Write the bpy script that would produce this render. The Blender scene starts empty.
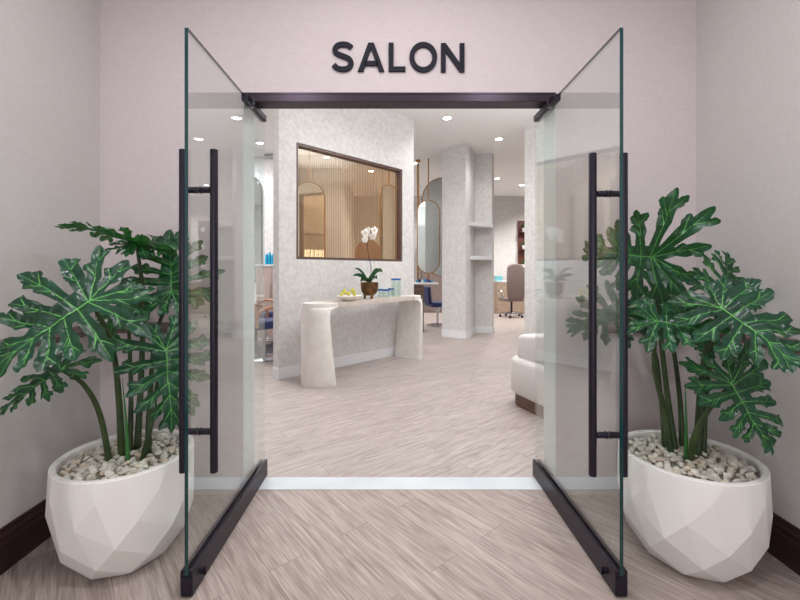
import bpy, bmesh, math, random
from mathutils import Vector, Matrix, noise
from mathutils.geometry import delaunay_2d_cdt
from mathutils.bvhtree import BVHTree
PI = math.pi
SC = bpy.context.scene
COL = SC.collection

# ------------------------------------------------------------------ camera
F, VX, VY, CH = 401.0, 393.4, 271.0, 1.33
cam = bpy.data.cameras.new('camera'); camo = bpy.data.objects.new('camera', cam); COL.objects.link(camo)
camo.location = (0, 0, CH); camo.rotation_euler = (PI/2, 0, 0)
cam.sensor_width = 36; cam.lens = F/800*36
cam.shift_x = (400-VX)/800; cam.shift_y = -(300-VY)/800
cam.clip_start = 0.05
SC.camera = camo
def P(px, py, d):                                   # a photo position at a real distance -> a place
    return Vector(((px-VX)*d/F, d, CH-(py-VY)*d/F))

# ------------------------------------------------------------------ light and exposure
w = bpy.data.worlds.new('world'); SC.world = w; w.use_nodes = True
w.node_tree.nodes['Background'].inputs[0].default_value = (0.9, 0.93, 1, 1)
w.node_tree.nodes['Background'].inputs[1].default_value = 0.3
SC.view_settings.view_transform = 'Standard'; SC.view_settings.look = 'None'
SC.view_settings.gamma = 1; SC.view_settings.use_curve_mapping = False
SC.view_settings.exposure = 0.0
def area(name, loc, sx, sy, watt, col=(1, 1, 1), rot=(0, 0, 0), shape='RECTANGLE'):
    l = bpy.data.lights.new(name, 'AREA'); l.shape = shape; l.size = sx; l.size_y = sy; l.energy = watt; l.color = col
    o = bpy.data.objects.new(name, l); COL.objects.link(o); o.location = loc; o.rotation_euler = rot
    return o
ZC = 3.83          # salon ceiling
YB = -2.6
ZF = 3.25          # entrance ceiling
# entrance ceiling luminaires
area('entrance_lamp', (0.0, -0.3, ZF-0.03), 1.8, 1.0, 12, (0.93, 0.975, 1))
area('front_fill', (0.0, YB+0.03, 1.3), 2.6, 1.8, 42, (0.93, 0.975, 1), (PI/2, 0, 0))  # added fill behind the camera, unseen, to brighten the pots from the front
area('entrance_lamp', (-0.95, 0.75, ZF-0.03), 0.12, 0.12, 18, (0.96, 0.97, 1))
area('entrance_lamp', (0.95, 0.75, ZF-0.03), 0.12, 0.12, 18, (0.96, 0.97, 1))
area('entrance_lamp', (0.0, 1.5, ZF-0.03), 0.9, 0.2, 11, (0.98, 0.97, 1))
# added fill panels for the salon, unseen above the opening's sight line
area('salon_fill', (0.6, 4.2, ZC-0.03), 3.0, 1.2, 27, (0.95, 0.97, 1))
area('salon_fill', (-3.2, 5.6, ZC-0.03), 1.2, 2.0, 40, (0.95, 0.97, 1))
# added up-facing fills, hidden above the header, to brighten the salon ceiling
area('salon_ceiling_fill', (0.6, 2.95, 3.05), 6.5, 0.25, 45, (0.92, 0.97, 1), (PI, 0, 0))
area('salon_ceiling_fill', (2.0, 4.7, 3.45), 2.4, 1.2, 85, (0.92, 0.97, 1), (PI, 0, 0))

area('styling_wall_fill', (-4.2, 7.9, ZC-0.03), 1.8, 1.2, 130, (0.97, 0.98, 1))  # added fill, out of sight, to brighten the styling wall
# ------------------------------------------------------------------ materials
def lin(c):
    r = []
    for v in c:
        v /= 255.0
        r.append(v/12.92 if v <= 0.04045 else ((v+0.055)/1.055)**2.4)
    return (*r, 1)
def mat(name, c, rough=0.5, metal=0, spec=0.5, **kw):
    m = bpy.data.materials.new(name); m.use_nodes = True
    b = m.node_tree.nodes['Principled BSDF']
    b.inputs['Base Color'].default_value = lin(c); b.inputs['Roughness'].default_value = rough
    b.inputs['Metallic'].default_value = metal; b.inputs['Specular IOR Level'].default_value = spec
    for k, v in kw.items(): b.inputs[k.replace('_', ' ')].default_value = v
    return m
def N(m, t, **kw):
    n = m.node_tree.nodes.new(t)
    for k, v in kw.items(): setattr(n, k, v)
    return n
def L(m, a, b): m.node_tree.links.new(a, b)
def mottled(name, c1, c2, scale=6, rough=0.7, bump=0.0, detail=4, stretch=(1, 1, 1), bscale=None, spec=0.3, contrast=(0.35, 0.65)):
    m = mat(name, c1, rough, spec=spec); b = m.node_tree.nodes['Principled BSDF']
    tc = N(m, 'ShaderNodeTexCoord'); mp = N(m, 'ShaderNodeMapping'); mp.inputs['Scale'].default_value = stretch
    L(m, tc.outputs['Object'], mp.inputs[0])
    n = N(m, 'ShaderNodeTexNoise'); n.inputs['Scale'].default_value = scale; n.inputs['Detail'].default_value = detail
    L(m, mp.outputs[0], n.inputs['Vector'])
    r = N(m, 'ShaderNodeValToRGB'); r.color_ramp.elements[0].color = lin(c1); r.color_ramp.elements[1].color = lin(c2)
    r.color_ramp.elements[0].position, r.color_ramp.elements[1].position = contrast
    L(m, n.outputs['Fac'], r.inputs[0]); L(m, r.outputs[0], b.inputs['Base Color'])
    if bump:
        n2 = N(m, 'ShaderNodeTexNoise'); n2.inputs['Scale'].default_value = bscale or scale*6; n2.inputs['Detail'].default_value = 3
        L(m, mp.outputs[0], n2.inputs['Vector'])
        bp = N(m, 'ShaderNodeBump'); bp.inputs['Strength'].default_value = bump; bp.inputs['Distance'].default_value = 0.01
        L(m, n2.outputs['Fac'], bp.inputs['Height']); L(m, bp.outputs[0], b.inputs['Normal'])
    return m
def linen(name, c1, c2):                             # woven wall covering: two crossed stretched noises
    m = mat(name, c1, 0.75, spec=0.25); b = m.node_tree.nodes['Principled BSDF']
    tc = N(m, 'ShaderNodeTexCoord'); outs = []
    for st in ((520, 520, 22), (22, 22, 520)):
        mp = N(m, 'ShaderNodeMapping'); mp.inputs['Scale'].default_value = st
        L(m, tc.outputs['Object'], mp.inputs[0])
        n = N(m, 'ShaderNodeTexNoise'); n.inputs['Scale'].default_value = 1.0; n.inputs['Detail'].default_value = 2
        L(m, mp.outputs[0], n.inputs['Vector']); outs.append(n.outputs['Fac'])
    a = N(m, 'ShaderNodeMath', operation='ADD'); L(m, outs[0], a.inputs[0]); L(m, outs[1], a.inputs[1])
    h = N(m, 'ShaderNodeMath', operation='MULTIPLY'); L(m, a.outputs[0], h.inputs[0]); h.inputs[1].default_value = 0.5
    r = N(m, 'ShaderNodeValToRGB'); r.color_ramp.elements[0].color = lin(c1); r.color_ramp.elements[1].color = lin(c2)
    r.color_ramp.elements[0].position = 0.38; r.color_ramp.elements[1].position = 0.62
    L(m, h.outputs[0], r.inputs[0]); L(m, r.outputs[0], b.inputs['Base Color'])
    bp = N(m, 'ShaderNodeBump'); bp.inputs['Strength'].default_value = 0.15; bp.inputs['Distance'].default_value = 0.002
    L(m, h.outputs[0], bp.inputs['Height']); L(m, bp.outputs[0], b.inputs['Normal'])
    return m
def planks(name, ang, cs, rough=0.45):               # oak-look boards laid on the diagonal
    m = mat(name, cs[1], rough, spec=0.35); b = m.node_tree.nodes['Principled BSDF']
    tc = N(m, 'ShaderNodeTexCoord'); mp = N(m, 'ShaderNodeMapping'); mp.inputs['Rotation'].default_value = (0, 0, math.radians(ang))
    L(m, tc.outputs['Object'], mp.inputs[0])
    br = N(m, 'ShaderNodeTexBrick'); br.offset = 0.37; br.inputs['Scale'].default_value = 1
    br.inputs['Brick Width'].default_value = 1.25; br.inputs['Row Height'].default_value = 0.18
    br.inputs['Mortar Size'].default_value = 0.0012; br.inputs['Mortar Smooth'].default_value = 0.1
    br.inputs['Color1'].default_value = (0, 0, 0, 1); br.inputs['Color2'].default_value = (1, 1, 1, 1); br.inputs['Mortar'].default_value = (0.5, 0.5, 0.5, 1)
    L(m, mp.outputs[0], br.inputs['Vector'])
    # every board shifts the grain
    sh = N(m, 'ShaderNodeVectorMath', operation='MULTIPLY_ADD')
    L(m, br.outputs['Color'], sh.inputs[0]); sh.inputs[1].default_value = (7.3, 3.1, 5.7); L(m, mp.outputs[0], sh.inputs[2])
    def grain(st, sc, det, dis):
        q = N(m, 'ShaderNodeMapping'); q.inputs['Scale'].default_value = st; L(m, sh.outputs[0], q.inputs[0])
        n = N(m, 'ShaderNodeTexNoise'); n.inputs['Scale'].default_value = sc; n.inputs['Detail'].default_value = det; n.inputs['Distortion'].default_value = dis
        L(m, q.outputs[0], n.inputs['Vector']); return n.outputs['Fac']
    g1 = grain((2.6, 36, 1), 1.0, 6, 0.9); g2 = grain((7, 150, 1), 1.0, 3, 0.2)
    q = N(m, 'ShaderNodeMapping'); q.inputs['Scale'].default_value = (0.9, 9, 1); L(m, sh.outputs[0], q.inputs[0])
    wv = N(m, 'ShaderNodeTexNoise'); wv.inputs['Scale'].default_value = 1.3; wv.inputs['Detail'].default_value = 1; wv.inputs['Distortion'].default_value = 0.4
    L(m, q.outputs[0], wv.inputs['Vector'])
    s1 = N(m, 'ShaderNodeMath', operation='MULTIPLY'); L(m, wv.outputs['Fac'], s1.inputs[0]); s1.inputs[1].default_value = 60
    s2 = N(m, 'ShaderNodeMath', operation='SINE'); L(m, s1.outputs[0], s2.inputs[0])      # cathedral rings
    def mad(x, k, c):
        n = N(m, 'ShaderNodeMath', operation='MULTIPLY_ADD'); L(m, x, n.inputs[0]); n.inputs[1].default_value = k
        if isinstance(c, float): n.inputs[2].default_value = c
        else: L(m, c, n.inputs[2])
        return n.outputs[0]
    v = mad(g1, 0.66, mad(g2, 0.70, mad(s2.outputs[0], 0.05, mad(br.outputs['Color'], 0.05, -0.205))))
    r = N(m, 'ShaderNodeValToRGB'); e = r.color_ramp.elements
    e[0].position = 0.24; e[0].color = lin(cs[0]); e[1].position = 0.78; e[1].color = lin(cs[2])
    x = e.new(0.5); x.color = lin(cs[1])
    L(m, v, r.inputs[0])
    mx = N(m, 'ShaderNodeMix', data_type='RGBA'); L(m, br.outputs['Fac'], mx.inputs['Factor'])
    L(m, r.outputs[0], mx.inputs['A']); mx.inputs['B'].default_value = lin(tuple(int(a*0.92) for a in cs[0]))
    L(m, mx.outputs['Result'], b.inputs['Base Color'])
    bp = N(m, 'ShaderNodeBump'); bp.inputs['Strength'].default_value = 0.12; bp.inputs['Distance'].default_value = 0.002
    L(m, v, bp.inputs['Height']); L(m, bp.outputs[0], b.inputs['Normal'])
    return m
def thin_glass(name, tint, f0=0.04, rough=0.0):      # each face of a pane: Fresnel reflection over straight transmission
    m = bpy.data.materials.new(name); m.use_nodes = True; nt = m.node_tree; nt.nodes.clear()
    o = N(m, 'ShaderNodeOutputMaterial'); mx = N(m, 'ShaderNodeMixShader'); t = N(m, 'ShaderNodeBsdfTransparent'); g = N(m, 'ShaderNodeBsdfGlossy')
    lw = N(m, 'ShaderNodeLayerWeight'); pw = N(m, 'ShaderNodeMath', operation='POWER'); ml = N(m, 'ShaderNodeMath', operation='MULTIPLY_ADD')
    L(m, lw.outputs['Facing'], pw.inputs[0]); pw.inputs[1].default_value = 5.0      # Schlick, the same from both sides
    L(m, pw.outputs[0], ml.inputs[0]); ml.inputs[1].default_value = 1-f0; ml.inputs[2].default_value = f0
    t.inputs[0].default_value = (*tint, 1); g.inputs['Roughness'].default_value = rough; g.inputs['Color'].default_value = (1, 1, 1, 1)
    lw.inputs['Blend'].default_value = 0.5
    L(m, ml.outputs[0], mx.inputs[0]); L(m, t.outputs[0], mx.inputs[1]); L(m, g.outputs[0], mx.inputs[2]); L(m, mx.outputs[0], o.inputs[0])
    return m
def emit(name, c, s):
    m = bpy.data.materials.new(name); m.use_nodes = True; nt = m.node_tree; nt.nodes.clear()
    o = N(m, 'ShaderNodeOutputMaterial'); e = N(m, 'ShaderNodeEmission'); e.inputs[0].default_value = (*c, 1); e.inputs[1].default_value = s
    L(m, e.outputs[0], o.inputs[0]); return m

M_linen = linen('linen_wallcovering', (202, 189, 190), (213, 201, 202))
M_linen_side = linen('side_linen_light_tint', (200, 194, 192), (210, 204, 202))  # same linen, greyer: the light's tint between walls is put into the colour
M_plaster = mottled('mottled_plaster', (203, 200, 197), (217, 215, 213), 18, 0.7, 0.1, 6)
M_white = mat('white_paint', (226, 226, 228), 0.5)
M_ceil = mat('ceiling_paint', (243, 242, 240), 0.8, spec=0.2)
M_floor_in = planks('salon_boards', -37, ((142, 129, 124), (171, 159, 154), (195, 185, 180)))
M_floor_out = planks('entrance_boards', 50, ((138, 121, 113), (166, 151, 144), (194, 181, 174)))
M_thresh = mottled('threshold_stone', (200, 203, 208), (212, 215, 219), 3, 0.35, 0, 4)
M_dark = mat('dark_bronze', (36, 30, 44), 0.35, 0.4)
M_header = mat('header_metal', (50, 38, 50), 0.32, 0.6)
M_letter = mat('letter_navy', (20, 17, 32), 0.6, spec=0.25)
M_chairrail = mat('taupe_rail_paint', (118, 100, 98), 0.45)
M_base = mat('dark_brown_gloss', (52, 30, 32), 0.3)
M_glass = thin_glass('door_glass', (0.935, 0.965, 0.955), 0.085)
M_edge = mat('glass_edge_teal', (2, 56, 60), 0.15, 0, 0.8)
M_pot = mat('ivory_pot', (245, 241, 237), 0.42, spec=0.45)
M_soil = mottled('gravel_bed', (150, 142, 130), (190, 182, 170), 60, 0.9, 0.6)
M_console = mottled('console_plaster', (220, 215, 207), (229, 225, 218), 9, 0.75, 0.08)
M_wood = mottled('light_oak', (168, 146, 128), (190, 170, 152), 5, 0.5, 0, 5, (1, 1, 14))
M_palewood = mottled('bleached_oak', (190, 176, 167), (208, 196, 188), 5, 0.5, 0, 5, (1, 14, 1))
M_walnut = mottled('walnut', (82, 62, 52), (112, 88, 74), 5, 0.45, 0, 5, (1, 1, 14))
M_frame = mat('brown_frame', (92, 68, 62), 0.4)
M_brass = mat('brass', (170, 128, 84), 0.3, 0.8)
M_mirror = mat('mirror', (225, 232, 232), 0.02, 1.0)
M_navy = mat('navy_vinyl', (30, 44, 96), 0.45)
M_chrome = mat('chrome', (190, 195, 202), 0.15, 1)
M_taupe = mottled('taupe_upholstery', (128, 112, 108), (140, 124, 120), 30, 0.7)
M_boucle = mottled('boucle', (216, 211, 209), (234, 230, 228), 90, 0.95, 0.6, 3, bscale=160, spec=0.1)
M_black = mat('black_rubber', (30, 32, 44), 0.6)
M_tan = mat('tan_leather', (150, 104, 72), 0.5)

# ------------------------------------------------------------------ mesh helpers
def finish(bm, name, mats, parent=None, smooth=False, auto=None):
    me = bpy.data.meshes.new(name); bm.normal_update(); bm.to_mesh(me); bm.free()
    if not isinstance(mats, (list, tuple)): mats = [mats]
    for m in mats: me.materials.append(m)
    if smooth:
        me.polygons.foreach_set('use_smooth', [True]*len(me.polygons))
        if auto: me.set_sharp_from_angle(angle=math.radians(auto))
    o = bpy.data.objects.new(name, me); COL.objects.link(o)
    if parent: o.parent = parent
    return o
def tag(o, label, cat, group=None, kind=None):
    o['label'] = label; o['category'] = cat
    if group: o['group'] = group
    if kind: o['kind'] = kind
    return o
def thing(name, label, cat, loc=(0, 0, 0), rz=0, group=None):
    o = bpy.data.objects.new(name, None); COL.objects.link(o); o.location = loc; o.rotation_euler = (0, 0, rz)
    o.empty_display_size = 0.1
    return tag(o, label, cat, group)
def S(o): o['kind'] = 'structure'; return o
def B(): return bmesh.new()
def box(bm, x0, x1, y0, y1, z0, z1, M=None, mi=0, bevel=0, seg=2):
    r = bmesh.ops.create_cube(bm, size=1); vs = r['verts']
    for v in vs:
        v.co = Vector(((x0+x1)/2+v.co.x*(x1-x0), (y0+y1)/2+v.co.y*(y1-y0), (z0+z1)/2+v.co.z*(z1-z0)))
    fs = list({f for v in vs for f in v.link_faces})
    for f in fs: f.material_index = mi
    if bevel:
        es = list({e for v in vs for e in v.link_edges})
        rr = bmesh.ops.bevel(bm, geom=es, offset=bevel, segments=seg, affect='EDGES', profile=0.5)
        vs = list({v for f in rr['faces'] for v in f.verts} | {v for v in vs if v.is_valid})
    if M is not None: bmesh.ops.transform(bm, matrix=M, verts=[v for v in vs if v.is_valid])
    return vs
def prism(bm, pts, z0, z1, mi=0):
    lo = [bm.verts.new((x, y, z0)) for x, y in pts]; hi = [bm.verts.new((x, y, z1)) for x, y in pts]; n = len(pts)
    fs = [bm.faces.new(lo[::-1]), bm.faces.new(hi)] + [bm.faces.new((lo[i], lo[(i+1) % n], hi[(i+1) % n], hi[i])) for i in range(n)]
    for f in fs: f.material_index = mi
    bmesh.ops.recalc_face_normals(bm, faces=fs)
    return lo+hi
def loft(bm, rings, cap=True, mi=0, closed=True):
    R = [[bm.verts.new(p) for p in r] for r in rings]; n = len(R[0]); fs = []
    for a, b in zip(R, R[1:]):
        for i in range(n if closed else n-1):
            j = (i+1) % n
            fs.append(bm.faces.new((a[i], a[j], b[j], b[i])))
    if cap:
        fs.append(bm.faces.new(R[0][::-1])); fs.append(bm.faces.new(R[-1]))
    for f in fs: f.material_index = mi
    bmesh.ops.recalc_face_normals(bm, faces=fs)
    return R
def lathe(bm, prof, n=32, c=(0, 0, 0), cap=True, mi=0):
    return loft(bm, [[(c[0]+r*math.cos(2*PI*i/n), c[1]+r*math.sin(2*PI*i/n), c[2]+z) for i in range(n)] for r, z in prof], cap, mi)
def tube(bm, pts, rad, n=10, mi=0, cap=True):
    pts = [Vector(p) for p in pts]
    if not isinstance(rad, (list, tuple)): rad = [rad]*len(pts)
    rings = []; up = None
    for i, p in enumerate(pts):
        t = (pts[min(i+1, len(pts)-1)]-pts[max(i-1, 0)]).normalized()
        if up is None: up = Vector((0, 0, 1)) if abs(t.z) < 0.9 else Vector((1, 0, 0))
        a = t.cross(up).normalized(); b = a.cross(t).normalized(); up = b
        rings.append([p+rad[i]*(a*math.cos(2*PI*k/n)+b*math.sin(2*PI*k/n)) for k in range(n)])
    loft(bm, rings, cap, mi)
def catmull(pts, k=6):
    pts = [Vector(p) for p in pts]; q = [pts[0]*2-pts[1]]+pts+[pts[-1]*2-pts[-2]]; out = []
    for i in range(1, len(q)-2):
        for s in range(k):
            t = s/k; a, b, c, d = q[i-1:i+3]
            out.append(0.5*((2*b)+(c-a)*t+(2*a-5*b+4*c-d)*t*t+(3*b-a-3*c+d)*t**3))
    out.append(pts[-1]); return out
def RZ(a, loc=(0, 0, 0)): return Matrix.Translation(loc) @ Matrix.Rotation(a, 4, 'Z')
def copy_tree(o, parent=None):
    c = o.copy(); COL.objects.link(c); c.parent = parent
    for ch in list(o.children): copy_tree(ch, c)
    return c

# ------------------------------------------------------------------ the shell
YW, YW2 = 2.381, 2.56
XL, XR = -1.742, 1.797
OL, OR, OT = -0.893, 0.965, 2.387
YB = -2.6
bm = B(); box(bm, XL-0.15, XR+0.15, YB-0.15, 2.45, -0.1, 0); S(finish(bm, 'floor', M_floor_out))
bm = B(); box(bm, -6.2, 7.2, 2.56, 13.55, -0.1, 0); S(finish(bm, 'floor', M_floor_in))
bm = B(); box(bm, OL, OR, 2.45, 2.56, -0.1, 0); box(bm, OL+0.0, OR-0.0, 2.435, 2.58, 0.0, 0.004, bevel=0.001); S(finish(bm, 'trim_1', M_thresh))
bm = B()
box(bm, XL-0.15, OL, YW, YW2, 0, ZC); box(bm, OR, XR+0.15, YW, YW2, 0, ZC); box(bm, OL, OR, YW, YW2, OT, ZC)
S(finish(bm, 'wall_back', M_linen))
bm = B(); box(bm, OL-0.001, OL+0.004, YW+0.001, YW2+0.004, 0.004, OT); S(finish(bm, 'trim_2', M_white))
bm = B(); box(bm, OR-0.004, OR+0.001, YW+0.001, YW2+0.004, 0.004, OT); S(finish(bm, 'trim_3', M_white))
bm = B(); box(bm, XL-0.15, XL, YB, YW, 0, ZF); S(finish(bm, 'wall_left', M_linen_side))
bm = B(); box(bm, XR, XR+0.15, YB, YW, 0, ZF); S(finish(bm, 'wall_right', M_linen_side))
bm = B(); box(bm, XL-0.15, XR+0.15, YB-0.15, YB, 0, ZF); S(finish(bm, 'wall_front', M_linen))
bm = B(); box(bm, XL-0.15, XR+0.15, YB-0.15, YW, ZF, ZF+0.1); S(finish(bm, 'ceiling', M_ceil))
bm = B(); box(bm, -6.2, 7.2, YW2, 13.55, ZC, ZC+0.1); S(finish(bm, 'ceiling', M_ceil))
# salon outer walls
bm = B(); box(bm, -6.2, XL-0.15, YW2-0.15, YW2, 0, ZC); S(finish(bm, 'wall_entrance_left', M_plaster))
bm = B(); box(bm, XR+0.15, 7.2, YW2-0.15, YW2, 0, ZC); S(finish(bm, 'wall_entrance_right', M_plaster))
bm = B(); box(bm, -6.2, -6.05, YW2, 9.8, 0, ZC); S(finish(bm, 'wall_salon_left', M_white))
bm = B(); box(bm, 7.05, 7.2, YW2, 13.4, 0, ZC); S(finish(bm, 'wall_salon_right', M_plaster))
bm = B(); box(bm, -1.45, 7.2, 13.4, 13.55, 0, ZC); S(finish(bm, 'wall_salon_back', M_plaster))
bm = B(); box(bm, -6.2, -2.3, 8.9, 9.05, 0, ZC); box(bm, -2.45, -2.3, 9.05, 9.95, 0, ZC); box(bm, -2.3, -1.3, 9.8, 9.95, 0, ZC); box(bm, -1.45, -1.3, 9.95, 13.4, 0, ZC); S(finish(bm, 'wall_styling', M_white))
# grey return beside the styling area
bm = B(); box(bm, -2.76, -2.3, 8.55, 8.9, 0, ZC); S(finish(bm, 'wall_return', M_plaster))
# skirting of the entrance: tall, dark, moulded
def skirt(name, p0, p1, nrm, m, prof):
    bm = B(); n = Vector(nrm)
    rings = [[Vector((p[0], p[1], 0))+n*a+Vector((0, 0, z)) for a, z in prof] for p in (p0, p1)]
    loft(bm, rings); return S(finish(bm, name, m))
PB = [(0, 0), (0.026, 0), (0.026, 0.125), (0.021, 0.135), (0.021, 0.155), (0.013, 0.168), (0.009, 0.188), (0, 0.19)]
skirt('baseboard_left', (XL, YB), (XL, YW), (1, 0, 0), M_base, PB)
skirt('baseboard_right', (XR, YB), (XR, YW), (-1, 0, 0), M_base, PB)
skirt('baseboard_back', (XL+0.026, YW), (-1.30, YW), (0, -1, 0), M_base, PB)
skirt('baseboard_back_right', (1.35, YW), (XR-0.026, YW), (0, -1, 0), M_base, PB)
PR = [(0, 0.962), (0.012, 0.962), (0.016, 0.972), (0.028, 0.98), (0.034, 0.995), (0.028, 1.008), (0.02, 1.012), (0.02, 1.022), (0, 1.026)]
skirt('trim_4', (XL, YB), (XL, YW), (1, 0, 0), M_chairrail, PR)
skirt('trim_5', (XR, YB), (XR, YW), (-1, 0, 0), M_chairrail, PR)
skirt('trim_6', (XL+0.034, YW), (-1.19, YW), (0, -1, 0), M_chairrail, PR)
skirt('trim_7', (1.26, YW), (XR-0.034, YW), (0, -1, 0), M_chairrail, PR)
# door header channel
bm = B(); box(bm, OL, OR, YW+0.002, YW+0.11, 2.337, OT, bevel=0.002); box(bm, OL, OR, YW-0.001, YW+0.006, OT-0.006, OT+0.003)
S(finish(bm, 'trim_8', M_header))

# partition with a screened window, at 45 degrees to the entrance
r2 = math.sqrt(0.5)
PA = Vector((-1.401, 4.909, 0)); UP = Vector((r2, r2, 0)); VPn = Vector((r2, -r2, 0))     # along, and towards the entrance
PL = 2.46; PT = 0.14
def frame_mat(o, u): return Matrix(((u.x, -u.y, 0, o[0]), (u.y, u.x, 0, o[1]), (0, 0, 1, 0), (0, 0, 0, 1)))
MP = frame_mat(PA, UP)                                # local x along, local y away from the entrance
wu0, wu1, wz0, wz1 = (5.08-4.909)*math.sqrt(2), (6.457-4.909)*math.sqrt(2), 1.48, 2.965
bm = B()
for a, b, c, d in ((0, wu0, 0, ZC), (wu1, PL, 0, ZC), (wu0, wu1, 0, wz0), (wu0, wu1, wz1, ZC)):
    box(bm, a, b, 0, PT, c, d, MP)
bmesh.ops.remove_doubles(bm, verts=bm.verts, dist=1e-5)
S(finish(bm, 'wall_partition', M_plaster))
bm = B(); box(bm, 0, PL, -0.014, 0, 0, 0.135, MP, bevel=0.003); S(finish(bm, 'baseboard_partition', M_white))
bm = B(); box(bm, -0.014, 0, -0.014, PT, 0, 0.135, MP, bevel=0.003); S(finish(bm, 'baseboard_partition_end', M_white))
win = bpy.data.objects.new('window_1', None); COL.objects.link(win); S(win)
bm = B(); t = 0.035
for a, b, c, d in ((wu0, wu0+t, wz0, wz1), (wu1-t, wu1, wz0, wz1), (wu0+t, wu1-t, wz0, wz0+t), (wu0+t, wu1-t, wz1-t, wz1)):
    box(bm, a, b, 0.012, PT-0.012, c, d, MP, bevel=0.002)
finish(bm, 'window_frame', M_frame, win)
M_amber = thin_glass('amber_pane', (0.955, 0.87, 0.745))
bm = B(); box(bm, wu0+t, wu1-t, 0.062, 0.068, wz0+t, wz1-t, MP); finish(bm, 'pane', M_amber, win)
# hanging threads behind the pane
M_thread = mat('gold_thread', (176, 148, 112), 0.5, 0.1)
bm = B(); n = 60
for i in range(n):
    u = wu0+t+0.01+(wu1-wu0-2*t-0.02)*i/(n-1)
    tube(bm, [MP @ Vector((u, 0.09, wz0+t)), MP @ Vector((u, 0.09, wz1-t))], 0.0045, 5, cap=False)
tag(finish(bm, 'thread_curtain', M_thread), 'curtain of fine gold threads hanging inside the brown framed window', 'curtain', kind='stuff')
bm = B()
for i in range(n):
    u = wu0+t+0.01+(wu1-wu0-2*t-0.02)*i/(n-1); z = wz1-t-0.09+0.012*math.sin(i*1.9)
    box(bm, u-0.006, u+0.006, 0.086, 0.094, z, z+0.012, MP)
# pillar with a shelved niche
A_, B_, C_, D_, E_, F_ = (0.99, 8.17), (1.415, 7.86), (1.52, 8.0), (1.75, 8.62), (2.095, 8.52), (2.17, 8.66)
bm.free(); bm = B(); prism(bm, [A_, B_, C_, D_, E_, F_, (1.75, 9.35), (1.35, 8.72)], 0, ZC); S(finish(bm, 'wall_pillar', M_plaster))
def off(p, q, d=0.014):
    n = Vector((q[1]-p[1], -(q[0]-p[0]))).normalized(); return (p[0]+n.x*d, p[1]+n.y*d), (q[0]+n.x*d, q[1]+n.y*d)
bm = B()
for a, b in ((A_, B_), (B_, C_), (D_, E_), (E_, F_), (C_, D_)):
    oa, ob = off(a, b); prism(bm, [a, oa, ob, b], 0, 0.15)
S(finish(bm, 'baseboard_pillar', M_white))
for z, nm in ((1.56, 'lower'), (2.24, 'upper')):
    bm = B(); prism(bm, [(1.525, 8.0), (2.07, 8.36), (2.10, 8.515), (1.755, 8.615)], z, z+0.075)
    tag(finish(bm, 'niche_shelf', M_white), 'white thick %s shelf in the niche beside the plaster pillar' % nm, 'shelf', 'niche shelves')
# wall stub on the right
bm = B(); G = Vector((2.29, 7.0)); dr = Vector((0.81, -0.586)).normalized(); pr = Vector((0.586, 0.81))
H = G+dr*1.5
prism(bm, [tuple(G), tuple(H), tuple(H+pr*0.3), tuple(G+pr*0.3)], 0, ZC); S(finish(bm, 'wall_stub', M_plaster))
bm = B(); prism(bm, [(H.x-0.05, H.y), (H.x+0.15, H.y+0.1), (H.x+0.15, YW2), (H.x-0.05, YW2)], 0, ZC); S(finish(bm, 'wall_lounge', M_plaster))
bm = B(); box(bm, -1.3, 7.05, 13.385, 13.4, 0, 0.15); S(finish(bm, 'baseboard_salon_back', M_white))
# cove strip line where the styling wall meets the ceiling
bm = B(); box(bm, -6.0, -2.3, 8.5, 8.54, ZC-0.10, ZC-0.07); S(finish(bm, 'trim_9', M_chrome))

# ------------------------------------------------------------------ downlights
M_lamp = emit('lamp_lens', (1, 0.98, 0.95), 30)
dl = [(447, 118), (499, 139), (497, 178.5), (522, 185), (260, 143), (414.5, 163), (327, 157), (371, 171)]
spots = []
for px, py in dl:
    d = (ZC-CH)*F/(VY-py); spots.append((P(px, py, d).x, d))
names = ['nearest the header, over the open floor', 'over the right side of the pillar', 'just right of the pillar, far back',
         'farthest back, by the wall stub', 'left of the partition, over the styling area', 'beside the right edge of the partition',
         'behind the amber window, left one', 'behind the amber window, right one']
base = None
for (x, y), nm in zip(spots, names):
    if base is None:
        base = thing('ceiling_downlight', '', 'ceiling light', (x, y, ZC), 0, 'recessed salon downlights')
        bm = B(); lathe(bm, [(0.085, 0), (0.085, -0.006), (0.065, -0.008), (0.062, 0)], 24, cap=False); finish(bm, 'trim_ring', M_white, base, True)
        bm = B(); lathe(bm, [(0.063, -0.001), (0.063, -0.004)], 24); finish(bm, 'lens', M_lamp, base)
        l = bpy.data.lights.new('lamp', 'SPOT'); l.energy = 42; l.spot_size = math.radians(140); l.spot_blend = 0.8; l.shadow_soft_size = 0.06; l.color = (1, 0.97, 0.94)
        lo = bpy.data.objects.new('lamp', l); COL.objects.link(lo); lo.parent = base; lo.location = (0, 0, -0.03)
        o = base
    else:
        o = copy_tree(base); o.location = (x, y, ZC)
    o['label'] = 'round white recessed downlight ' + nm
for x, y, e in ((0.7, 3.9, 22), (1.6, 5.2, 28), (-0.15, 4.85, 18), (4.6, 10.0, 260), (3.0, 11.2, 280), (0.0, 11.3, 150), (-3.4, 6.6, 110), (4.3, 8.2, 60), (4.9, 12.2, 300), (1.5, 12.2, 160)):  # added spots with no fixtures, out of view, to brighten the salon
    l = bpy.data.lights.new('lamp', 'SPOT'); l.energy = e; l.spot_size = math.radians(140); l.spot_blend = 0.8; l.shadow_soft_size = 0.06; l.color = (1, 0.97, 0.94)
    lo = bpy.data.objects.new('lamp', l); COL.objects.link(lo); lo.location = (x, y, ZC-0.03)

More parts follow.
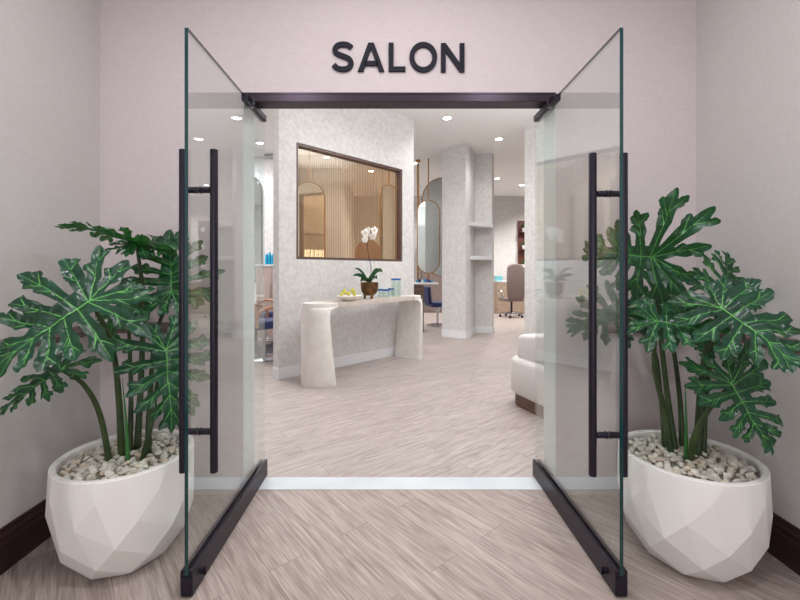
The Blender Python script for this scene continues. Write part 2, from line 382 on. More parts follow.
# ------------------------------------------------------------------ glass doors
def door(name, gx, inner, dz):                            # inner: +1 when the camera-side face looks to +x
    d = bpy.data.objects.new(name, None); COL.objects.link(d); S(d); d.location = (gx, 2.50, 0)
    y0, y1 = 1.633-2.50, 2.605-2.50
    bm = B(); vs = box(bm, -0.0075, 0.0075, y0, y1, 0.03, 2.321)
    bm.normal_update()
    for f in bm.faces: f.material_index = 0 if abs(f.normal.x) > 0.9 or f.normal.y > 0.9 else 1
    finish(bm, 'glass_panel', [M_glass, M_edge], d)
    bm = B()
    for s in (-1, 1):
        box(bm, s*0.0165-0.0085, s*0.0165+0.0085, y0, y1, 0.006, 0.108, bevel=0.0015)
    box(bm, -0.0085, 0.0085, y0+0.004, y1, 0.006, 0.03)
    box(bm, -0.022, 0.022, y0-0.004, y0+0.0, 0.008, 0.085)
    finish(bm, 'bottom_rail', M_dark, d)
    bm = B(); box(bm, -0.019, 0.019, 2.27-2.50, y1, 2.297, 2.335, bevel=0.002); finish(bm, 'top_patch', M_dark, d)
    bm = B(); box(bm, -0.021, 0.021, 2.36-2.50, 2.375-2.50, 2.294, 2.333); finish(bm, 'patch_clamp', M_chrome, d)
    # back to back pull
    h = bpy.data.objects.new('pull_handle', None); COL.objects.link(h); h.parent = d; h.location = (0, 1.735-2.50, dz)
    for s in (-1, 1):
        bm = B(); lathe(bm, [(0.0145, 0.46), (0.0165, 0.462), (0.0165, 1.853), (0.0145, 1.855)], 20, (s*0.067, 0, 0)); finish(bm, 'grip_bar', M_dark, h, True, 40)
        for z in (0.636, 1.68):
            bm = B(); tube(bm, [(s*0.006, 0, z), (s*0.012, 0, z), (s*0.0125, 0, z), (s*0.052, 0, z)], [0.016, 0.016, 0.0135, 0.0135], 16); finish(bm, 'standoff', M_dark, h, True, 40)
    bm = B(); k = inner
    tube(bm, [(k*0.024, y0+0.075, 0.055), (k*0.034, y0+0.075, 0.055)], 0.012, 16); finish(bm, 'thumb_turn', M_dark, d, True, 40)
    bm = B(); box(bm, min(k*0.034, k*0.046), max(k*0.034, k*0.046), y0+0.071, y0+0.079, 0.038, 0.072, bevel=0.002); finish(bm, 'thumb_turn', M_dark, d)
    return d
door('door_1', -0.843, 1, 0.0)
door('door_2', 0.929, -1, -0.016)

# ------------------------------------------------------------------ SALON letters
def letter(ch, polys, x0px, x1px, ty, by):
    """polys in a unit box (x 0..1, y 0..1); extruded and stood off the wall"""
    s = F/YW; x0, x1 = (x0px-VX)/s, (x1px-VX)/s; z0, z1 = CH+(VY-by)/s, CH+(VY-ty)/s
    bm = B()
    for poly in polys:
        f = [bm.verts.new(((x0+(x1-x0)*a), YW-0.014, z0+(z1-z0)*b)) for a, b in poly[0]]
        if len(poly) == 1:
            g = [bm.verts.new(v.co+Vector((0, 0.018, 0))) for v in f]; n = len(f)
            bm.faces.new(f); bm.faces.new(g[::-1])
            for i in range(n): bm.faces.new((f[i], f[(i+1) % n], g[(i+1) % n], g[i]))
        else:                                          # a band between two outlines, closed or open
            e = [bm.verts.new(((x0+(x1-x0)*a), YW-0.014, z0+(z1-z0)*b)) for a, b in poly[1]]
            fb = [bm.verts.new(v.co+Vector((0, 0.018, 0))) for v in f]; eb = [bm.verts.new(v.co+Vector((0, 0.018, 0))) for v in e]
            n = len(f); cl = poly[2]
            for i in range(n if cl else n-1):
                j = (i+1) % n
                bm.faces.new((f[i], f[j], e[j], e[i])); bm.faces.new((fb[i], eb[i], eb[j], fb[j]))
                bm.faces.new((f[i], fb[i], fb[j], f[j])); bm.faces.new((e[i], e[j], eb[j], eb[i]))
            if not cl:
                bm.faces.new((f[0], e[0], eb[0], fb[0])); bm.faces.new((f[-1], fb[-1], eb[-1], e[-1]))
    bmesh.ops.recalc_face_normals(bm, faces=bm.faces)
    return tag(finish(bm, 'sign_letter', M_letter), 'dark navy raised capital letter %s on the pink wall above the glass doors' % ch, 'letter', 'raised letters above the doors')
def band(center, hw, ax, ay):                          # offset both sides of a centre line given in real px aspect
    o, i = [], []
    for k, p in enumerate(center):
        a = center[max(k-1, 0)]; b = center[min(k+1, len(center)-1)]
        t = Vector(((b[0]-a[0])*ax, (b[1]-a[1])*ay)).normalized(); n = Vector((-t.y, t.x))
        o.append((p[0]+n.x*hw/ax, p[1]+n.y*hw/ay)); i.append((p[0]-n.x*hw/ax, p[1]-n.y*hw/ay))
    return o, i
sp = [(0.90, 0.80), (0.74, 0.885), (0.50, 0.915), (0.26, 0.875), (0.13, 0.745), (0.21, 0.615), (0.50, 0.525), (0.78, 0.43), (0.88, 0.285), (0.76, 0.135), (0.50, 0.085), (0.24, 0.125), (0.07, 0.235)]
spc = [(v.x, v.y) for v in catmull([(a, b, 0) for a, b in sp], 5)]
o, i = band(spc, 2.5, 21, 30)
letter('S', [(o, i, False)], 332.4, 353.8, 42.6, 72.6)
letter('A', [([(0, 0), (0.205, 0), (0.5, 0.80), (0.795, 0), (1, 0), (0.605, 1), (0.395, 1)],), ([(0.22, 0.20), (0.78, 0.20), (0.70, 0.365), (0.30, 0.365)],)], 358, 384.4, 43.8, 72.2)
letter('L', [([(0, 0), (1, 0), (1, 0.165), (0.30, 0.165), (0.30, 1), (0, 1)],)], 388.6, 405.4, 43.8, 72.2)
oo = [(0.5+0.5*math.cos(2*PI*k/48), 0.5+0.5*math.sin(2*PI*k/48)) for k in range(48)]
ii = [(0.5+0.325*math.cos(2*PI*k/48), 0.5+0.335*math.sin(2*PI*k/48)) for k in range(48)]
letter('O', [(oo, ii, True)], 409.4, 437, 43, 73)
letter('N', [([(0, 0), (0.2, 0), (0.2, 0.70), (0.80, 0), (1, 0), (1, 1), (0.8, 1), (0.8, 0.31), (0.2, 1), (0, 1)],)], 440.8, 464.2, 44.2, 72.8)

# ------------------------------------------------------------------ philodendrons
def leaf_mats():
    m = mat('philodendron_green', (24, 74, 50), 0.3, spec=0.6); b = m.node_tree.nodes['Principled BSDF']
    tc = N(m, 'ShaderNodeTexCoord'); n = N(m, 'ShaderNodeTexNoise'); n.inputs['Scale'].default_value = 7; n.inputs['Detail'].default_value = 3
    L(m, tc.outputs['Object'], n.inputs['Vector'])
    r = N(m, 'ShaderNodeValToRGB'); r.color_ramp.elements[0].color = lin((12, 50, 36)); r.color_ramp.elements[1].color = lin((32, 84, 62))
    r.color_ramp.elements[0].position = 0.35; r.color_ramp.elements[1].position = 0.7
    L(m, n.outputs['Fac'], r.inputs[0]); L(m, r.outputs[0], b.inputs['Base Color'])
    b.inputs['Transmission Weight'].default_value = 0.0
    tl = N(m, 'ShaderNodeBsdfTranslucent'); tl.inputs[0].default_value = lin((70, 150, 50)); mx = N(m, 'ShaderNodeMixShader'); mx.inputs[0].default_value = 0.22
    out = m.node_tree.nodes['Material Output']; L(m, b.outputs[0], mx.inputs[1]); L(m, tl.outputs[0], mx.inputs[2]); L(m, mx.outputs[0], out.inputs[0])
    v = mat('leaf_vein_green', (98, 170, 84), 0.45)
    return m, v
M_leaf, M_vein = leaf_mats()
M_petiole = mottled('petiole_green', (38, 58, 26), (66, 84, 44), 8, 0.45, 0, 3, (1, 1, 1), spec=0.5)
M_spike = mat('young_spike_green', (58, 122, 56), 0.45)
def leaf(parent, J, T, Sd, seed=0, width=1.0, droop=0.18, back=1.0, cup=0.16, scale=1.0, fat=1.0):
    """J junction, T point at the leaf's tip, Sd a point towards which the left half spreads."""
    rnd = random.Random(seed)
    J = Vector(J); T = Vector(T); ey = (T-J); Ln = ey.length*scale; ey.normalize()
    sx = (Vector(Sd)-J); sx = (sx-ey*sx.dot(ey)).normalized(); nz = sx.cross(ey).normalized()
    if nz.z < 0 and abs(nz.z) > 0.25: nz = -nz
    elif abs(nz.z) <= 0.25 and nz.y > 0: nz = -nz
    lobes = []                                        # (origin, dir, length, halfwidth)
    spec = [(0.0, 160, 0.50*back, 0.058), (0.0, 133, 0.66*back, 0.062), (0.02, 108, 0.72*(back+1)/2, 0.062), (0.13, 88, 0.68, 0.060), (0.26, 72, 0.60, 0.057), (0.40, 60, 0.50, 0.052), (0.55, 48, 0.39, 0.047), (0.71, 36, 0.27, 0.040)]
    polys = []; axes = [((0, -0.02), (0, 1.0), 0.0)]
    def lobe(o, d, ln, hw, curve, base=0.75):
        q = Vector((-d.y, d.x))
        pf = [(0.0, base), (0.2, 0.80), (0.4, 0.86), (0.55, 1.10), (0.68, 1.02), (0.80, 1.0), (0.89, 0.78), (0.96, 0.44), (1.0, 0.0)]
        def pt(a, wv, sg): return o+d*(a*ln)+q*(sg*wv*hw+curve*a*a)
        p1 = [pt(a, w_*rnd.uniform(0.8, 1.2), 1) for a, w_ in pf]; p2 = [pt(a, w_*rnd.uniform(0.8, 1.2), -1) for a, w_ in pf]
        poly = p1+p2[-2::-1]
        polys.append([Vector((v.x, v.y)) for v in catmull([(p.x, p.y, 0) for p in poly], 2)])
        m_ = o+d*ln*0.5+q*curve*0.25
        axes.append((tuple(o), m_, 1)); axes.append((m_, (o+d*ln*0.97+q*curve*0.94), 1))
        return pt
    for s in (-1, 1):
        for oy, an, ln, hw in spec:
            an = math.radians(an+rnd.uniform(-5, 5)); ln *= rnd.uniform(0.84, 1.1); hw *= rnd.uniform(0.9, 1.12)*fat
            o = Vector((0, oy)); d = Vector((s*math.sin(an)*width, math.cos(an))).normalized()
            pt = lobe(o, d, ln, hw, rnd.uniform(-0.03, 0.08)*s)
            if ln > 0.3:
                for k in range(3 if ln > 0.5 else 2):
                    at = (0.46, 0.66, 0.56)[k]+rnd.uniform(-0.05, 0.05); sg = (1, -1, 1)[k] if s > 0 else (-1, 1, -1)[k]
                    da = math.radians(rnd.uniform(26, 38))*sg; d2 = Vector((d.x*math.cos(da)-d.y*math.sin(da), d.x*math.sin(da)+d.y*math.cos(da)))
                    if k == 2 and rnd.random() < 0.5: continue
                    lobe(pt(at, 0.0, 1), d2, ln*rnd.uniform(0.22, 0.30), hw*0.62, 0.0, 0.9)
    # tip lobe and the blade along the midrib
    tipw = [(0.55, 0.10), (0.7, 0.085), (0.8, 0.10), (0.88, 0.07), (0.95, 0.04), (1.0, 0)]
    polys.append([Vector((w_, a)) for a, w_ in tipw]+[Vector((-w_*0.9, a-0.01)) for a, w_ in tipw[-2::-1]])
    body = [(0.0, -0.12), (0.13, -0.12), (0.17, 0.02), (0.155, 0.18), (0.13, 0.34), (0.105, 0.50), (0.08, 0.66), (0.06, 0.80)]
    polys.append([Vector(p) for p in body]+[Vector((-p[0], p[1])) for p in body[:0:-1]])
    verts = []; faces = []
    for pl in polys:
        b0 = len(verts); verts += pl; faces.append(list(range(b0, len(verts))))
    g = 0.035
    for ix in range(-28, 29):
        for iy in range(-28, 31):
            verts.append(Vector((ix*g+(g/2 if iy % 2 else 0)+0.0013, iy*g+0.0007)))
    vo, _, fo, *_ = delaunay_2d_cdt(verts, [], faces, 1, 1e-5)
    ph = rnd.uniform(0, 9)
    def adist(x, y):
        best = 9; fr = 0
        for a, b, k in axes:
            ax_, ay_ = a[0], a[1]; dx, dy = b[0]-ax_, b[1]-ay_
            t = max(0, min(1, ((x-ax_)*dx+(y-ay_)*dy)/(dx*dx+dy*dy)))
            dd = math.hypot(x-ax_-t*dx, y-ay_-t*dy)
            if dd < best: best = dd
        return best
    def place(x, y, up=0.0):
        dd = adist(x, y); r = math.hypot(x, y)
        z = 0.75*min(dd, 0.05)                         # channelled lobes
        z += cup*abs(x)-droop*(max(y, 0)**2)-droop*1.3*(x*x)-0.30*droop*(max(-y, 0)**1.5)
        z += 0.05*noise.noise(Vector((x*5+ph, y*5, seed*1.7)))*(0.4+r)
        z += 0.028*noise.noise(Vector((x*11+ph, y*11, seed*3.1)))*min(1, dd*18)
        z += 0.10*noise.noise(Vector((x*2+ph, y*2, seed*0.7)))*r
        return J+(sx*x+ey*y)*Ln+nz*(z*Ln+up)
    bm = B(); vv = [bm.verts.new(place(p.x, p.y)) for p in vo]
    for f in fo:
        if len(set(f)) >= 3:
            try: q = bm.faces.new([vv[k] for k in f]); q.material_index = 0
            except ValueError: pass
    bmesh.ops.delete(bm, geom=[v for v in bm.verts if not v.link_faces], context='VERTS')
    bm.normal_update()
    tree = BVHTree.FromBMesh(bm)
    def onleaf(x, y, up):
        p = J+(sx*x+ey*y)*Ln
        h = tree.ray_cast(p+nz*0.6, -nz)
        if h[0] is None: return place(x, y, up)
        return h[0]+nz*up
    def vein(pts, w0, w1):
        prev = None; n = len(pts)
        for k, p in enumerate(pts):
            a = pts[max(k-1, 0)]; b = pts[min(k+1, n-1)]; t = Vector((b[0]-a[0], b[1]-a[1])).normalized(); q = Vector((-t.y, t.x))
            wv = w0+(w1-w0)*k/(n-1)
            c = Vector((p[0], p[1])); l_, r_ = c+q*wv, c-q*wv
            row = [bm.verts.new(onleaf(l_.x, l_.y, 0.0006)), bm.verts.new(onleaf(c.x, c.y, 0.0016)), bm.verts.new(onleaf(r_.x, r_.y, 0.0006))]
            if prev:
                for u in (0, 1):
                    f = bm.faces.new((prev[u], prev[u+1], row[u+1], row[u])); f.material_index = 1
            prev = row
    vein([(0, -0.02+0.98*k/40) for k in range(41)], 0.0085, 0.003)
    for k in range(1, len(axes), 2):
        if axes[k][2] == 2: continue
        a, b_, c = Vector(axes[k][0]), Vector(axes[k][1]), Vector(axes[k+1][1])
        nn = max(4, int((c-a).length/0.05))
        vein([a+(b_-a)*q/nn for q in range(nn)]+[b_+(c-b_)*q/nn for q in range(nn)], 0.0058, 0.0018)
    o = finish(bm, 'leaf', [M_leaf, M_vein], parent, True)
    return o
def stem(parent, pts, r0, r1, name='petiole', m=None):
    c = catmull(pts, 6); n = len(c)
    bm = B(); tube(bm, c, [r0+(r1-r0)*k/(n-1) for k in range(n)], 10)
    return finish(bm, name, m or M_petiole, parent, True)
# the faceted egg-shaped pot
def pot_mesh(seed):
    prof = [(0.292, 0.468), (0.297, 0.40), (0.300, 0.34), (0.292, 0.26), (0.270, 0.17), (0.228, 0.085), (0.165, 0.018), (0.145, 0.0)]
    bm = B(); n = 8
    for k in range(72):
        a = 2*PI*k/72; bm.verts.new((0.291*math.cos(a), 0.291*math.sin(a), 0.455)); bm.verts.new((0.292*math.cos(a), 0.292*math.sin(a), 0.47))
    for j, (r, z) in enumerate([(0.300, 0.385), (0.301, 0.285), (0.290, 0.185), (0.258, 0.095), (0.198, 0.015)]):
        for k in range(n):
            a = 2*PI*(k+0.64*j)/n+seed; bm.verts.new((r*math.cos(a), r*math.sin(a), z))
    for k in range(n):
        a = 2*PI*(k+0.4)/n+seed; bm.verts.new((0.172*math.cos(a), 0.172*math.sin(a), 0))
    r = bmesh.ops.convex_hull(bm, input=bm.verts)
    bmesh.ops.delete(bm, geom=[v for v in bm.verts if not v.link_faces], context='VERTS')
    bm.normal_update()
    bmesh.ops.delete(bm, geom=[f for f in bm.faces if f.normal.z > 0.98 and f.calc_center_median().z > 0.46], context='FACES')
    loft(bm, [[(rr*math.cos(2*PI*k/72), rr*math.sin(2*PI*k/72), z) for k in range(72)] for rr, z in ((0.292, 0.47), (0.288, 0.473), (0.268, 0.473), (0.264, 0.468), (0.262, 0.40), (0.258, 0.33))], False)
    bmesh.ops.remove_doubles(bm, verts=bm.verts, dist=0.0004)
    for v in bm.verts: v.co.x *= 0.975; v.co.y *= 0.975
    bmesh.ops.recalc_face_normals(bm, faces=bm.faces)
    return bm
stone_meshes = []
rs = random.Random(5)
M_stones = [mottled('crushed_stone_%s' % k, c1, c2, 18, 0.8, 0.2) for k, (c1, c2) in {'cream': ((222, 214, 202), (238, 233, 224)), 'grey': ((196, 190, 180), (222, 217, 208)), 'buff': ((206, 188, 166), (228, 216, 200))}.items()]
for k in range(12):
    bm = B(); bmesh.ops.create_icosphere(bm, subdivisions=2, radius=1)
    ax = (rs.uniform(0.8, 1.25), rs.uniform(0.65, 1.0), rs.uniform(0.42, 0.7))
    for v in bm.verts:
        nn = noise.noise(v.co*1.3+Vector((k*7, 0, 0)))*0.5+noise.noise(v.co*2.8+Vector((k*3, 5, 0)))*0.2
        v.co = Vector((v.co.x*ax[0], v.co.y*ax[1], v.co.z*ax[2]))*(1+nn)
    for _ in range(8):                                 # broken flats
        nrm = Vector((rs.gauss(0, 1), rs.gauss(0, 1), rs.gauss(0, 1))).normalized(); dd = rs.uniform(0.35, 0.6)
        for v in bm.verts:
            q = v.co.dot(nrm)-dd
            if q > 0: v.co -= nrm*q
    me = bpy.data.meshes.new('pebble'); bm.to_mesh(me); bm.free(); me.materials.append(M_stones[(0, 0, 1, 0, 2, 1)[k % 6]])
    me.polygons.foreach_set('use_smooth', [True]*len(me.polygons)); me.set_sharp_from_angle(angle=math.radians(18))
    stone_meshes.append(me)
def pebbles(cx, cy, side, seed, stems):
    rnd = random.Random(seed); pts = []
    tries = 0
    while len(pts) < 146 and tries < 30000:
        tries += 1
        a = rnd.uniform(0, 2*PI); r = 0.235*math.sqrt(rnd.random()); x, y = r*math.cos(a), r*math.sin(a)
        if any((x-p[0])**2+(y-p[1])**2 < 0.029**2 for p in pts): continue
        if any((cx+x-s[0])**2+(cy+y-s[1])**2 < 0.026**2 for s in stems): continue
        pts.append((x, y))
    for x, y in pts:
        s = rnd.uniform(0.018, 0.027)
        o = bpy.data.objects.new('pebble', rnd.choice(stone_meshes)); COL.objects.link(o)
        o.scale = (s, s, s); o.rotation_euler = (rnd.uniform(-0.4, 0.4), rnd.uniform(-0.4, 0.4), rnd.uniform(0, 6.28))
        o.location = (cx+x, cy+y, 0.448+0.010*(1-(x*x+y*y)/0.06)+rnd.uniform(-0.004, 0.005))
        tag(o, 'small pale crushed stone lying in the %s white faceted pot' % side, 'stone', 'crushed stones in the %s pot' % side)
def plant(side, cx, cy, seed, leaves, stems, spikes, label):
    root = thing('potted_philodendron', label, 'potted plant', (cx, cy, 0))
    inv = Vector((cx, cy, 0))
    finish(pot_mesh(seed), 'pot', M_pot, root)
    bm = B(); rb = random.Random(seed)
    R = [[(rr*math.cos(2*PI*k/40), rr*math.sin(2*PI*k/40), z+rb.uniform(-0.002, 0.002)) for k in range(40)] for rr, z in ((0.249, 0.425), (0.250, 0.438), (0.19, 0.441), (0.1, 0.446), (0.02, 0.447))]
    loft(bm, R); o = finish(bm, 'gravel_bed', M_soil, root); o['kind'] = 'stuff'
    for (J, T, Sd, kw) in leaves:
        leaf(root, P(*J)-inv, P(*T)-inv, P(*Sd)-inv, **kw)
    feet = []
    for pts, r0, r1 in stems:
        q = [P(*p)-inv for p in pts]; q[0].z = 0.43; feet.append((q[0].x+cx, q[0].y+cy)); stem(root, q, r0, r1)
    for pts, r0 in spikes:
        q = [P(*p)-inv for p in pts]; q[0].z = 0.43; feet.append((q[0].x+cx, q[0].y+cy)); stem(root, q, r0, 0.001, 'young_shoot', M_spike)
    pebbles(cx, cy, side, seed*7+1, feet)
LX, LY = -1.262, 1.90
RX, RY = 1.383, 1.885
plant('left', LX, LY, 1, [
    # junction, tip, side hint (px, py, depth)
    ((90, 301, 1.62), (-22, 372, 1.40), (50, 245, 1.72), dict(seed=3, width=1.0, droop=0.10, cup=0.10, back=1.05, fat=1.2)),
    ((137, 243, 2.00), (58, 218, 1.86), (150, 232, 1.75), dict(seed=8, width=1.0, droop=0.12, cup=0.10)),
    ((172, 292, 2.10), (170, 236, 2.22), (120, 290, 2.06), dict(seed=12, width=1.0, droop=0.05, cup=0.12, back=0.8, scale=1.15)),
    ((166, 350, 1.92), (173, 434, 1.82), (128, 352, 1.80), dict(seed=17, width=0.95, droop=0.10, cup=0.05, back=0.9)),
    ((62, 370, 1.66), (-10, 412, 1.50), (40, 392, 1.56), dict(seed=21, width=1.0, droop=0.2, cup=0.15)),
    ((140, 246, 2.02), (196, 236, 2.22), (150, 262, 1.85), dict(seed=23, width=0.9, droop=0.22, cup=0.1)),
    ((128, 300, 1.92), (96, 340, 1.80), (150, 318, 1.85), dict(seed=29, width=0.9, droop=0.2, cup=0.1)),
], [
    ([(122, 455, 1.90), (119, 400, 1.88), (112, 345, 1.80), (92, 303, 1.63)], 0.017, 0.008),
    ([(137, 455, 1.97), (141, 380, 2.02), (143, 300, 2.03), (137, 245, 2.01)], 0.017, 0.008),
    ([(148, 450, 1.93), (150, 400, 2.0), (156, 335, 2.08), (172, 294, 2.10)], 0.016, 0.008),
    ([(110, 455, 1.86), (100, 415, 1.80), (84, 385, 1.72), (62, 370, 1.66)], 0.014, 0.007),
    ([(142, 455, 1.88), (152, 420, 1.88), (158, 380, 1.92), (166, 351, 1.92)], 0.013, 0.007),
    ([(130, 455, 1.93), (131, 390, 1.96), (129, 330, 1.95), (128, 302, 1.92)], 0.013, 0.006),
], [([(128, 452, 1.86), (126, 420, 1.86), (122, 378, 1.86)], 0.010)],
    'tall philodendron in a white faceted pot standing left of the open glass doors')
plant('right', RX, RY, 2, [
    ((652, 257, 1.90), (578, 250, 2.16), (650, 192, 1.84), dict(seed=31, width=1.0, droop=0.05, cup=0.05, back=1.5, scale=0.97, fat=1.3)),
    ((722, 308, 1.66), (815, 372, 1.42), (772, 275, 1.70), dict(seed=35, fat=1.2, width=1.0, droop=0.10, cup=0.10, back=0.85)),
    ((657, 322, 1.74), (736, 331, 1.60), (646, 364, 1.56), dict(seed=41, fat=1.25, width=1.0, droop=0.08, cup=0.05, back=0.95)),
    ((664, 308, 2.05), (700, 296, 2.2), (630, 290, 2.0), dict(seed=43, width=1.0, droop=0.15, cup=0.1)),
    ((731, 384, 1.70), (766, 440, 1.60), (688, 404, 1.64), dict(seed=47, width=1.35, droop=0.05, cup=0.02, back=1.3, scale=1.28, fat=1.2)),
    ((712, 345, 1.98), (770, 360, 1.92), (735, 330, 2.06), dict(seed=53, scale=0.85, width=0.8, droop=0.12, cup=0.05)),
    ((618, 312, 2.12), (564, 333, 2.28), (600, 286, 2.12), dict(seed=59, width=0.9, droop=0.1, cup=0.1, back=0.9, scale=0.95)),
    ((722, 300, 1.86), (732, 250, 1.98), (690, 275, 1.85), dict(seed=61, width=1.0, droop=0.1, cup=0.12)),
], [
    ([(672, 458, 1.92), (664, 410, 1.92), (654, 365, 1.84), (657, 323, 1.74)], 0.016, 0.008),
    ([(676, 458, 1.97), (668, 400, 2.0), (660, 330, 1.98), (654, 259, 1.91)], 0.016, 0.008),
    ([(697, 458, 1.90), (700, 400, 1.9), (706, 350, 1.82), (721, 309, 1.67)], 0.018, 0.009),
    ([(690, 460, 1.86), (695, 435, 1.82), (712, 405, 1.74), (731, 385, 1.70)], 0.015, 0.007),
    ([(682, 455, 2.0), (680, 400, 2.04), (672, 340, 2.06), (664, 309, 2.05)], 0.014, 0.007),
    ([(700, 452, 1.98), (704, 410, 2.04), (706, 370, 2.02), (712, 346, 1.98)], 0.013, 0.006),
    ([(665, 455, 2.0), (661, 400, 2.06), (652, 345, 2.1), (618, 313, 2.12)], 0.013, 0.006),
    ([(703, 456, 1.94), (706, 400, 1.96), (714, 340, 1.93), (722, 301, 1.86)], 0.014, 0.007),
], [([(686, 455, 1.88), (686, 420, 1.88), (685, 381, 1.88)], 0.010)],
    'tall philodendron in a white faceted pot standing right of the open glass doors')

# ------------------------------------------------------------------ console table
NL = Vector((-0.664, 4.66, 0)); NR = Vector((0.383, 5.95, 0)); U = (NR-NL).normalized(); V = Vector((U.y, -U.x, 0)); TL = (NR-NL).length
ZT = 0.955; HV = 0.235
TO = (NL+NR)/2-V*HV
tb = thing('console_table', 'pale plaster console table with rounded flared ends and a wood middle, against the windowed partition', 'table', tuple(TO), math.atan2(U.y, U.x))
def leg_ring(z, sgn, inner, e, hv, y0=0):
    # D shape: flat towards the middle, half ellipse outwards; local x along the table
    pts = []
    for k in range(25):
        th = -PI/2+PI*k/24; pts.append((sgn*(inner+e*math.cos(th)), hv*math.sin(th), z))
    return pts
for sgn in (-1, 1):
    bm = B(); rings = []
    for z, inn, e, hv in ((0, TL/2, 0.27, 0.235), (0.004, TL/2, 0.272, 0.237), (0.3, TL/2+0.030, 0.235, 0.225), (0.6, TL/2+0.06, 0.205, 0.215), (0.80, TL/2+0.075, 0.19, 0.208), (0.84, TL/2+0.068, 0.197, 0.206), (0.87, TL/2+0.050, 0.215, 0.205), (0.89, TL/2+0.022, 0.243, 0.205), (0.899, TL/2-0.015, 0.28, 0.205), (0.902, TL/2-0.06, 0.325, 0.205), (ZT, TL/2-0.06, 0.325, 0.205)):
        rings.append(leg_ring(z, sgn, inn, e, hv))
    loft(bm, rings); finish(bm, 'leg', M_console, tb, True, 28)
bm = B(); box(bm, -TL/2+0.06, TL/2-0.06, -0.205, 0.205, 0.902, ZT, bevel=0.002); finish(bm, 'tabletop', M_palewood, tb)
def on_table(px, dv=0.0):                              # where the photo column px crosses the table's line at v offset dv
    k = (px-VX)/F; p = TO+V*dv                         # p+u*U with x = k*y
    u = (k*p.y-p.x)/(U.x-k*U.y); q = p+U*u; return Vector((q.x, q.y, ZT))

# orchid
q = on_table(369.5, 0.02)
orc = thing('potted_orchid', 'white orchid in a small footed bronze bowl on the console table', 'potted plant', tuple(q))
M_bronze = mottled('aged_bronze', (72, 50, 30), (128, 92, 50), 14, 0.45, 0.2, 4)
M_bronze.node_tree.nodes['Principled BSDF'].inputs['Metallic'].default_value = 0.4
bm = B(); lathe(bm, [(0.05, 0.045), (0.088, 0.065), (0.112, 0.11), (0.119, 0.16), (0.120, 0.222), (0.113, 0.222), (0.106, 0.16), (0.06, 0.12)], 32); finish(bm, 'bowl', M_bronze, orc, True, 50)
for k in range(3):
    a = -PI/2+0.5+2*PI*k/3; bm = B(); tube(bm, [(0.062*math.cos(a), 0.062*math.sin(a), 0), (0.066*math.cos(a), 0.066*math.sin(a), 0.075)], [0.014, 0.02], 10); finish(bm, 'foot', M_bronze, orc, True, 50)
bm = B(); lathe(bm, [(0.105, 0.19), (0.110, 0.20), (0.02, 0.21)], 24); finish(bm, 'moss', M_soil, orc, True)
M_oleaf = mat('orchid_leaf', (34, 92, 48), 0.35)
def strap(parent, ang, ln, h, wd, tipdrop, name='leaf', m=None):
    bm = B(); n = 10; prev = None
    for k in range(n+1):
        t = k/n; r = ln*t; z = 0.20+h*math.sin(t*PI*0.62)-tipdrop*t*t; wv = wd*math.sin(PI*(0.10+0.88*t))**0.8+0.002
        c = Vector((r*math.cos(ang), r*math.sin(ang), z)); s = Vector((-math.sin(ang), math.cos(ang), 0))
        row = [bm.verts.new(c+s*wv+Vector((0, 0, 0.9*wv))), bm.verts.new(c), bm.verts.new(c-s*wv+Vector((0, 0, 0.9*wv)))]
        if prev:
            for j in (0, 1): bm.faces.new((prev[j], prev[j+1], row[j+1], row[j]))
        prev = row
    o = finish(bm, name, m or M_oleaf, parent, True)
    sd = o.modifiers.new('solid', 'SOLIDIFY'); sd.thickness = 0.003
for ang, ln, h, wd, td in ((-0.35, 0.19, 0.17, 0.062, 0.0), (-0.9, 0.16, 0.09, 0.045, 0.0), (PI+0.45, 0.23, 0.10, 0.050, -0.02), (PI+0.2, 0.20, 0.15, 0.036, -0.07), (PI+0.9, 0.17, 0.06, 0.045, 0.02), (0.9, 0.16, 0.09, 0.03, 0.02)):
    strap(orc, ang, ln, h, wd, td)
dq = q.y
def OP(px, py): v = P(px, py, dq)-q; return v
bm = B(); tube(bm, catmull([(0.0, 0, 0.18), OP(371, 268), OP(368.5, 255), OP(367.5, 243), OP(371, 233)], 6), 0.0045, 8); finish(bm, 'flower_stalk', mat('stalk_dark', (52, 40, 34), 0.5), orc, True)
M_petal = mat('orchid_petal', (246, 243, 236), 0.55, Subsurface_Weight=0.0)
M_lip = mat('orchid_lip', (226, 190, 90), 0.5)
